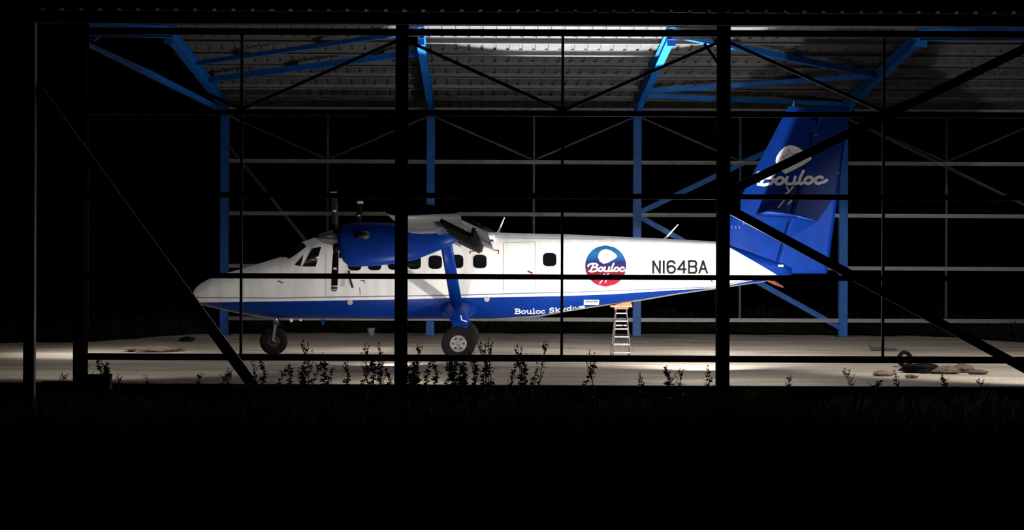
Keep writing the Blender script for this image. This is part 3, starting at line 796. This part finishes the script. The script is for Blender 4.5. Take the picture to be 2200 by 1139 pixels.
# --- nose gear
un, _ = PL(588, 734, 0)
R1 = .335
part(MB().lathe([(.15, -.10), (.20, -.12), (.27, -.12), (.315, -.08), (R1, -.03), (R1, .03), (.315, .08), (.27, .12), (.20, .12), (.15, .10), (.15, 0), (.15, -.10)], (un, 0, R1), 'Y', 36, False), 'tyre', 'rubber', air, None, True)
part(MB().lathe([(0, -.09), (.04, -.095), (.05, -.075), (.11, -.07), (.15, -.10), (.155, 0), (.15, .10), (.11, .07), (0, .08)], (un, 0, R1), 'Y', 28), 'wheel_rim', 'dark_metal', air, None, True)
mb = MB()
for s in (-1, 1): mb.beam((un, s * .155, R1), (un + .05, s * .12, .74), rect(.03, .07))
mb.box((un + .05, 0, .75), (.10, .30, .06)); part(mb, 'gear_fork', 'dark_metal', air)
mb = MB().tube([(un + .05, 0, .74), (un + .06, 0, .98)], .055, 12); part(mb, 'oleo_strut', 'bare_metal', air, None, True)
mb = MB().tube([(un + .05, -.07, .78), (un + .16, -.05, .70), (un + .12, -.07, .92)], .02, 6); part(mb, 'torque_link', 'dark_metal', air)
# --- small fittings
def blade_antenna(pa, pb, w0, w1, yl, m, name):
    (u0_, z0_), (u1_, z1_) = PL(*pa, yl), PL(*pb, yl)
    mb = MB().tube([(u0_, yl, z0_ - .03), (u0_ + (u1_ - u0_) * .15, yl, z0_ + (z1_ - z0_) * .12), (u1_, yl, z1_)], [w0, w0 * .45, w1], 8); part(mb, name, m, air)
blade_antenna((1069, 501), (1084, 467), .06, .012, 0, 'white_print', 'whip_antenna')
blade_antenna((1427, 514), (1457, 482), .05, .010, 0, 'white_print', 'whip_antenna')
for px, y0, y1, m in ((693, 684, 699, 'blue_paint'), (625, 684, 692, 'white_paint'), (645, 684, 690, 'white_paint')):
    u, z0_ = PL(px, y0, -.3); _, z1_ = PL(px, y1, -.3)
    mb = MB().add([(u - .05, -.31, z0_ + .05), (u + .06, -.31, z0_ + .05), (u + .04, -.31, z1_), (u - .01, -.31, z1_), (u - .05, -.29, z0_ + .05), (u + .06, -.29, z0_ + .05), (u + .04, -.29, z1_), (u - .01, -.29, z1_)],
                  [(0, 1, 2, 3), (7, 6, 5, 4), (0, 4, 5, 1), (1, 5, 6, 2), (2, 6, 7, 3), (3, 7, 4, 0)])
    part(mb, 'belly_antenna', m, air)
u, z = PL(750, 582, -.88); u2, z2 = PL(758, 618, -.95)
mb = MB().tube([(u, -.87, z), (u + .03, -.95, (z + z2) / 2), (u2, -1.0, z2)], [.02, .02, .028], 8); part(mb, 'pitot_tube', 'dark_metal', air)
u, z = PL(1670, 507, -.2)
mb = MB().lathe([(.07, -.02), (.07, .02)], (u, -fin_half(1670, 507) - .03, z), 'Y', 16); part(mb, 'static_port', 'grey_paint', fin)
u, z = PL(1677, 571, -.15)
mb = MB().box((u, -.19, z), (.13, .03, .05)); bevel(part(mb, 'tail_fitting', 'white_print', air), .01)

# ------------------------------------------------------------------ things round the aircraft
GF = F * (H - GZ)
def dep(px, py):      # depth of a ground point seen at a pixel
    return GF / (py - ROLL * (px - CX) - CY)
# step ladder under the rear fuselage
lp = W(1329, 764, dep(1329, 764))
lad = tag(empty('step_ladder', (lp.x, 47.75, GZ)), 'small metal step ladder with orange wooden top under the rear fuselage', 'ladder')
HL = 1.20
for s in (-1, 1):
    mb = MB().beam((s * .21, -.30, 0), (s * .12, -.06, HL - .06), rect(.022, .045)); part(mb, 'front_rail', 'aluminium', lad)
    mb = MB().beam((s * .22, .34, 0), (s * .13, .06, HL - .06), rect(.018, .03)); part(mb, 'rear_rail', 'aluminium', lad)
    for y in (-.30, .34):
        mb = MB().box((s * .215, y, .02), (.05, .07, .045)); part(mb, 'foot', 'rubber', lad)
for k in range(6):
    t = (k + .7) / 6.2; z = t * HL * .95; w = .21 - .09 * t; y = -.30 + .24 * t
    mb = MB().box((0, y, z), (2 * w, .09, .028)); part(mb, 'step', 'aluminium', lad)
for z in (.3, .75):
    t = z / HL; mb = MB().beam((-.22 + .09 * t, .34 - .28 * t, z), (.22 - .09 * t, .34 - .28 * t, z), rect(.02, .03)); part(mb, 'rear_brace', 'aluminium', lad)
mb = MB().box((0, 0, HL - .035), (.34, .22, .05)); bevel(part(mb, 'top_cap', 'orange_wood', lad), .01)
sb = tag(MB().box((0, 0, 0), (.52, .22, .045)).build('support_board', 'pale_wood'), 'pale wooden board laid across the top of the step ladder', 'board')
sb.location = (lp.x, 47.75, GZ + HL + .0135); bevel(sb, .008)
mb = MB().add([(-.2, -.09, 0), (.24, -.09, 0), (.2, -.09, .085), (.0, -.09, .06), (-.2, .09, 0), (.24, .09, 0), (.2, .09, .085), (.0, .09, .06)], [(0, 1, 2, 3), (7, 6, 5, 4), (0, 4, 5, 1), (1, 5, 6, 2), (2, 6, 7, 3), (3, 7, 4, 0)])
wd = tag(mb.build('wooden_wedge', 'orange_wood'), 'orange wooden wedge between ladder board and blue belly', 'wedge'); wd.location = (lp.x + .02, 47.75, GZ + HL + .037)

# upright tyre and scrap on the right
dt = dep(1942, 788)
tp = W(1942, 768, dt)
rt = .19
ring = MB().lathe([(.115, -.04), (.15, -.055), (.178, -.045), (.19, 0), (.178, .045), (.15, .055), (.115, .04), (.108, 0), (.115, -.04)], (0, 0, 0), 'Y', 30, False)
ot = empty('old_tyre', (tp.x, dt, gz(tp.x, dt))); ot.rotation_euler = (R(-8), R(12), R(18))
tag(ot, 'small black tyre standing upright on the scrap heap at right', 'tyre')
tr = part(ring, 'tread', 'rubber', ot, None, True); tr.location = (0, 0, rt)
k_ = part(MB().tube([(-.11, 0, rt), (0, 0, rt + .01), (.11, 0, rt)], .012, 6), 'spoke', 'dark_metal', ot)
def blob(name, c, size, m, label, cat, seed, n=2, rough=.25, group=None, flat=.0):
    rnd = random.Random(seed); bmv = MB(); NU, NV = 14, 9; rings = []
    ph = [rnd.uniform(0, 6.28) for _ in range(6)]
    for j in range(NV + 1):
        v = math.pi * (j + .001) / (NV + .002); ring_ = []
        for i in range(NU):
            a = 2 * math.pi * i / NU
            k = 1 + rough * (math.sin(3 * a + ph[0] + 2 * v) * .5 + math.sin(5 * a + ph[1] - 3 * v) * .3 + math.sin(2 * v * 3 + ph[2]) * .3) * math.sin(v)
            z = math.cos(v) * k * size[2] / 2
            ring_.append(Vector((math.sin(v) * math.cos(a) * k * size[0] / 2, math.sin(v) * math.sin(a) * k * size[1] / 2, max(z, -size[2] * .32))))
        rings.append(ring_)
    for r_ in rings:
        for p_ in r_: p_ *= 1 + rnd.uniform(-1, 1) * rough * .35
    o = bmv.loft(rings).build(name, m, None, False); o.location = (c[0], c[1], c[2] + size[2] * .32)
    return tag(o, label, cat, group)
def on_ground(px, py):
    d = dep(px, py); p = W(px, py, d); return (p.x, p.y, gz(p.x, p.y))
sheet = blob('scrap_tarpaulin', on_ground(1982, 800), (.75, .7, .24), 'tarp', 'dark crumpled tarpaulin beside the small upright tyre', 'tarpaulin', 3, rough=.35)
for i, (px, py, s_, m, lb) in enumerate(((1897, 806, (.42, .3, .14), 'dirt', 'low orange-brown clod left of the upright tyre'), (2034, 803, (.55, .4, .20), 'stone', 'reddish rubble lump right of the dark tarpaulin'),
        (2068, 800, (.45, .4, .22), 'stone', 'grey rubble lump, larger of the two at the right end of the heap'), (2100, 804, (.40, .3, .12), 'concrete', 'flat grey rubble piece at the right end of the heap'), (1958, 812, (.25, .2, .09), 'stone', 'small stone in front of the dark tarpaulin'))):
    blob('rubble', on_ground(px, py), s_, m, lb, 'rubble', 20 + i, group='rubble heap on the right')
mb = MB().tube([(0, 0, .05), (.25, .02, .05), (.65, -.02, .045)], [.05, .045, .03], 8); mb.tube([(.0, 0, .05), (-.05, 0, .16)], [.04, .03], 6)
o = tag(mb.build('branch', 'weed_stem'), 'thin broken branch lying on the ground behind the upright tyre', 'branch'); o.location = on_ground(1872, 753)
mb = MB().tube([(0, 0, .03), (.15, .03, .035), (.28, .0, .03)], [.015, .025, .015], 6)
o = tag(mb.build('stick', 'weed_stem'), 'short dark stick on the pale ground right of the ladder', 'stick'); o.location = on_ground(1488, 739)
blob('dirt_mound', on_ground(335, 754), (1.5, .9, .16), 'dirt', 'low brown mound of soil at left beyond the raking strut', 'mound', 41)
blob('dark_clump', on_ground(402, 732), (.42, .4, .16), 'hedge', 'small dark clump on the sand left of the nose', 'clump', 43)
# pale containers at the verge
def pail(px, py, r, h, label):
    p = on_ground(px, py)
    t = tag(empty('plastic_pail', p), label, 'pail')
    part(MB().lathe([(0, 0), (r * .8, 0), (r, h * .9), (r, h), (r * .9, h), (r * .7, .02), (0, .02)], (0, 0, 0), 'Z', 20), 'body', 'bucket', t, None, True)
    part(MB().lathe([(0, h), (r * 1.04, h), (r * 1.04, h + .02), (0, h + .03)], (0, 0, 0), 'Z', 20), 'lid', 'bucket', t)
pail(2186, 727, .13, .26, 'small pale pail at the right edge by the dark verge')
pail(797, 722, .11, .22, 'small pale pail beyond the aircraft left of the middle post')
# dark block and plank at the foot of the left post
p = W(213, 828, DF - .35)
cb = tag(MB().box((0, 0, .14), (.46, .3, .28)).build('concrete_block', 'concrete'), 'dark block at the foot of the left front post', 'block'); cb.location = (p.x, DF - .4, -.10); bevel(cb, .02)
MB_ = MB().box((0, 0, .035), (.62, .16, .07))
pk = tag(MB_.build('plank', 'concrete'), 'dark plank lying between the far left post and the next post', 'plank'); p = W(128, 826, DF - .35); pk.location = (p.x, DF - .4, -.02); bevel(pk, .01)

# ------------------------------------------------------------------ plants
def ordinal(n): return ['first', 'second', 'third', 'fourth', 'fifth', 'sixth', 'seventh', 'eighth', 'ninth', 'tenth', 'eleventh', 'twelfth', 'thirteenth', 'fourteenth', 'fifteenth', 'sixteenth', 'seventeenth', 'eighteenth', 'nineteenth', 'twentieth'][n]
def weed_mesh(seed, h, leafy, branches):
    rnd = random.Random(seed); st_, lf = MB(), MB()
    lean = rnd.uniform(-.12, .28) * h; ph = rnd.uniform(0, 6)
    def pos(t): return Vector((lean * t * t + .02 * math.sin(6 * t + ph), .04 * math.sin(4 * t + ph), h * t))
    st_.tube([pos(k / 7) for k in range(8)], [.010 * (1 - .75 * k / 7) + .002 for k in range(8)], 5)
    def leaf(p, d, l, w):
        d = d.normalized(); s_ = d.cross(Vector((rnd.uniform(-.3, .3), 1, rnd.uniform(-.3, .3)))).normalized()
        dr = Vector((0, 0, -.25 * l))
        lf.add([p, p + d * l * .35 + s_ * w, p + d * l * .75 + s_ * w * .6 + dr * .4, p + d * l + dr, p + d * l * .75 - s_ * w * .6 + dr * .4, p + d * l * .35 - s_ * w], [(0, 1, 2, 3, 4, 5)])
    for b in range(branches):
        t = rnd.uniform(.35, .9); p = pos(t); a = rnd.uniform(0, 6.28); l = h * rnd.uniform(.12, .30) * (1.2 - t * .5)
        e = p + Vector((math.cos(a) * .5, math.sin(a) * .4, .85)) * l
        st_.tube([p, (p + e) / 2 + Vector((math.cos(a), math.sin(a), 0)) * .02, e], [.005, .004, .002], 4)
        for q in range(rnd.randint(3, 6)):
            tt = rnd.uniform(.4, 1); leaf(p + (e - p) * tt, Vector((rnd.uniform(-1, 1), rnd.uniform(-.5, .5), rnd.uniform(.1, 1))), rnd.uniform(.025, .05), .009)
    for k in range(leafy):
        t = rnd.uniform(.05, .95) ** 1.1; a = rnd.uniform(0, 6.28); z = rnd.uniform(-.1, .9)
        leaf(pos(t), Vector((math.cos(a), math.sin(a) * .7, z)), rnd.uniform(.06, .14) * (1.25 - .7 * t), rnd.uniform(.012, .028))
    ms = bpy.data.meshes.new('stem'); ms.from_pydata(st_.v, [], st_.f); ms.materials.append(MATS['weed_stem'])
    ml = bpy.data.meshes.new('leaves'); ml.from_pydata(lf.v, [], lf.f); ml.materials.append(MATS['weed_leaf'])
    return ms, ml
KIND = [[weed_mesh(100 + k, 1.0, 60, 7) for k in range(4)],      # leafy spikes
        [weed_mesh(200 + k, 1.0, 14, 14) for k in range(4)],     # thin branching stalks
        [weed_mesh(300 + k, 1.0, 130, 12) for k in range(3)]]    # bushy
ZONES = [  # label, group, list of (px, top py, kind)
    ('dark weed, %s from left between the raking strut and middle post', 'weeds left of the middle post',
     [(548, 800, 0), (560, 775, 1), (572, 770, 0), (596, 788, 0), (632, 778, 0), (655, 760, 0), (662, 785, 2), (674, 772, 0), (704, 756, 0), (710, 790, 0), (752, 776, 0), (781, 772, 0), (812, 768, 0), (826, 764, 1), (842, 790, 0)]),
    ('dark weed, %s from left in the clump right of the middle post', 'weeds right of the middle post',
     [(882, 770, 2), (896, 775, 2), (922, 770, 0), (942, 768, 0), (961, 772, 0), (978, 778, 2), (990, 770, 2), (1003, 776, 2), (1026, 752, 1), (1030, 770, 0), (1044, 765, 0), (1056, 790, 0)]),
    ('thin branching stalk, %s from left before the rail, left of the ladder', 'thin stalks before the lower rail',
     [(668, 725, 1), (798, 736, 1), (829, 735, 1), (890, 735, 1), (1050, 728, 1), (1064, 728, 1), (1128, 736, 1), (1162, 730, 1), (1104, 770, 0), (1124, 762, 0), (1134, 770, 0), (1150, 790, 0)]),
    ('sparse dark stalk, %s from left along the kerb right of the rear fuselage logo', 'sparse stalks along the kerb',
     [(1258, 778, 0), (1282, 752, 1), (1387, 800, 1), (1441, 786, 0), (1448, 790, 1), (1474, 790, 1), (1532, 784, 1), (1832, 788, 1), (1884, 815, 2), (1938, 795, 1), (2036, 805, 2), (1690, 806, 1), (2120, 812, 1)]),
    ('small leafy weed, %s from the left beside the left front post', 'weeds beside the left post',
     [(202, 775, 2), (222, 772, 0), (234, 776, 2), (150, 800, 1), (268, 805, 1), (330, 806, 1), (420, 800, 1), (470, 800, 0), (505, 790, 1)])]
wk = 0
for lab, grp, items in ZONES:
    items = sorted(items)
    for i, (px, py, kd) in enumerate(items):
        d = DF - random.uniform(.35, 1.0); base = -.38
        top = W(px, py, d); h = top.z - base
        ms, ml = KIND[kd][wk % len(KIND[kd])]; wk += 1
        o = link('weed', ms); o.location = (top.x - .05, d, base); o.rotation_euler = (0, 0, random.uniform(-.5, .5) if kd < 2 else random.uniform(0, 6))
        wd_ = {0: .9, 1: .9, 2: 1.35}[kd]
        o.scale = (wd_, wd_, h); tag(o, lab % ordinal(i), 'weed', grp)
        link('leaves', ml, o)
# short dark grass in front of the kerb (uncountable)
def grass(name, n, xr, dr, hr, z0f, m, label, seed, w=.008):
    rnd = random.Random(seed); mb = MB()
    for _ in range(n):
        x = rnd.uniform(*xr); d = dr[0] + (dr[1] - dr[0]) * rnd.random() ** .6; z = z0f(x, d); h = rnd.uniform(*hr) * (1 + .5 * math.sin(x * 2.3) * math.sin(x * .71 + 1))
        a = rnd.uniform(0, 6.28); lx, ly = rnd.uniform(-.5, .5) * h, rnd.uniform(-.3, .3) * h
        cx_, sx_ = math.cos(a) * w, math.sin(a) * w
        mb.add([(x - cx_, d - sx_, z), (x + cx_, d + sx_, z), (x + lx * .4 + cx_ * .7, d + ly * .4 + sx_ * .7, z + h * .6), (x + lx * .4 - cx_ * .7, d + ly * .4 - sx_ * .7, z + h * .6), (x + lx, d + ly, z + h)], [(0, 1, 2, 3), (3, 2, 4)])
    return tag(mb.build(name, m), label, 'grass', kind='stuff')
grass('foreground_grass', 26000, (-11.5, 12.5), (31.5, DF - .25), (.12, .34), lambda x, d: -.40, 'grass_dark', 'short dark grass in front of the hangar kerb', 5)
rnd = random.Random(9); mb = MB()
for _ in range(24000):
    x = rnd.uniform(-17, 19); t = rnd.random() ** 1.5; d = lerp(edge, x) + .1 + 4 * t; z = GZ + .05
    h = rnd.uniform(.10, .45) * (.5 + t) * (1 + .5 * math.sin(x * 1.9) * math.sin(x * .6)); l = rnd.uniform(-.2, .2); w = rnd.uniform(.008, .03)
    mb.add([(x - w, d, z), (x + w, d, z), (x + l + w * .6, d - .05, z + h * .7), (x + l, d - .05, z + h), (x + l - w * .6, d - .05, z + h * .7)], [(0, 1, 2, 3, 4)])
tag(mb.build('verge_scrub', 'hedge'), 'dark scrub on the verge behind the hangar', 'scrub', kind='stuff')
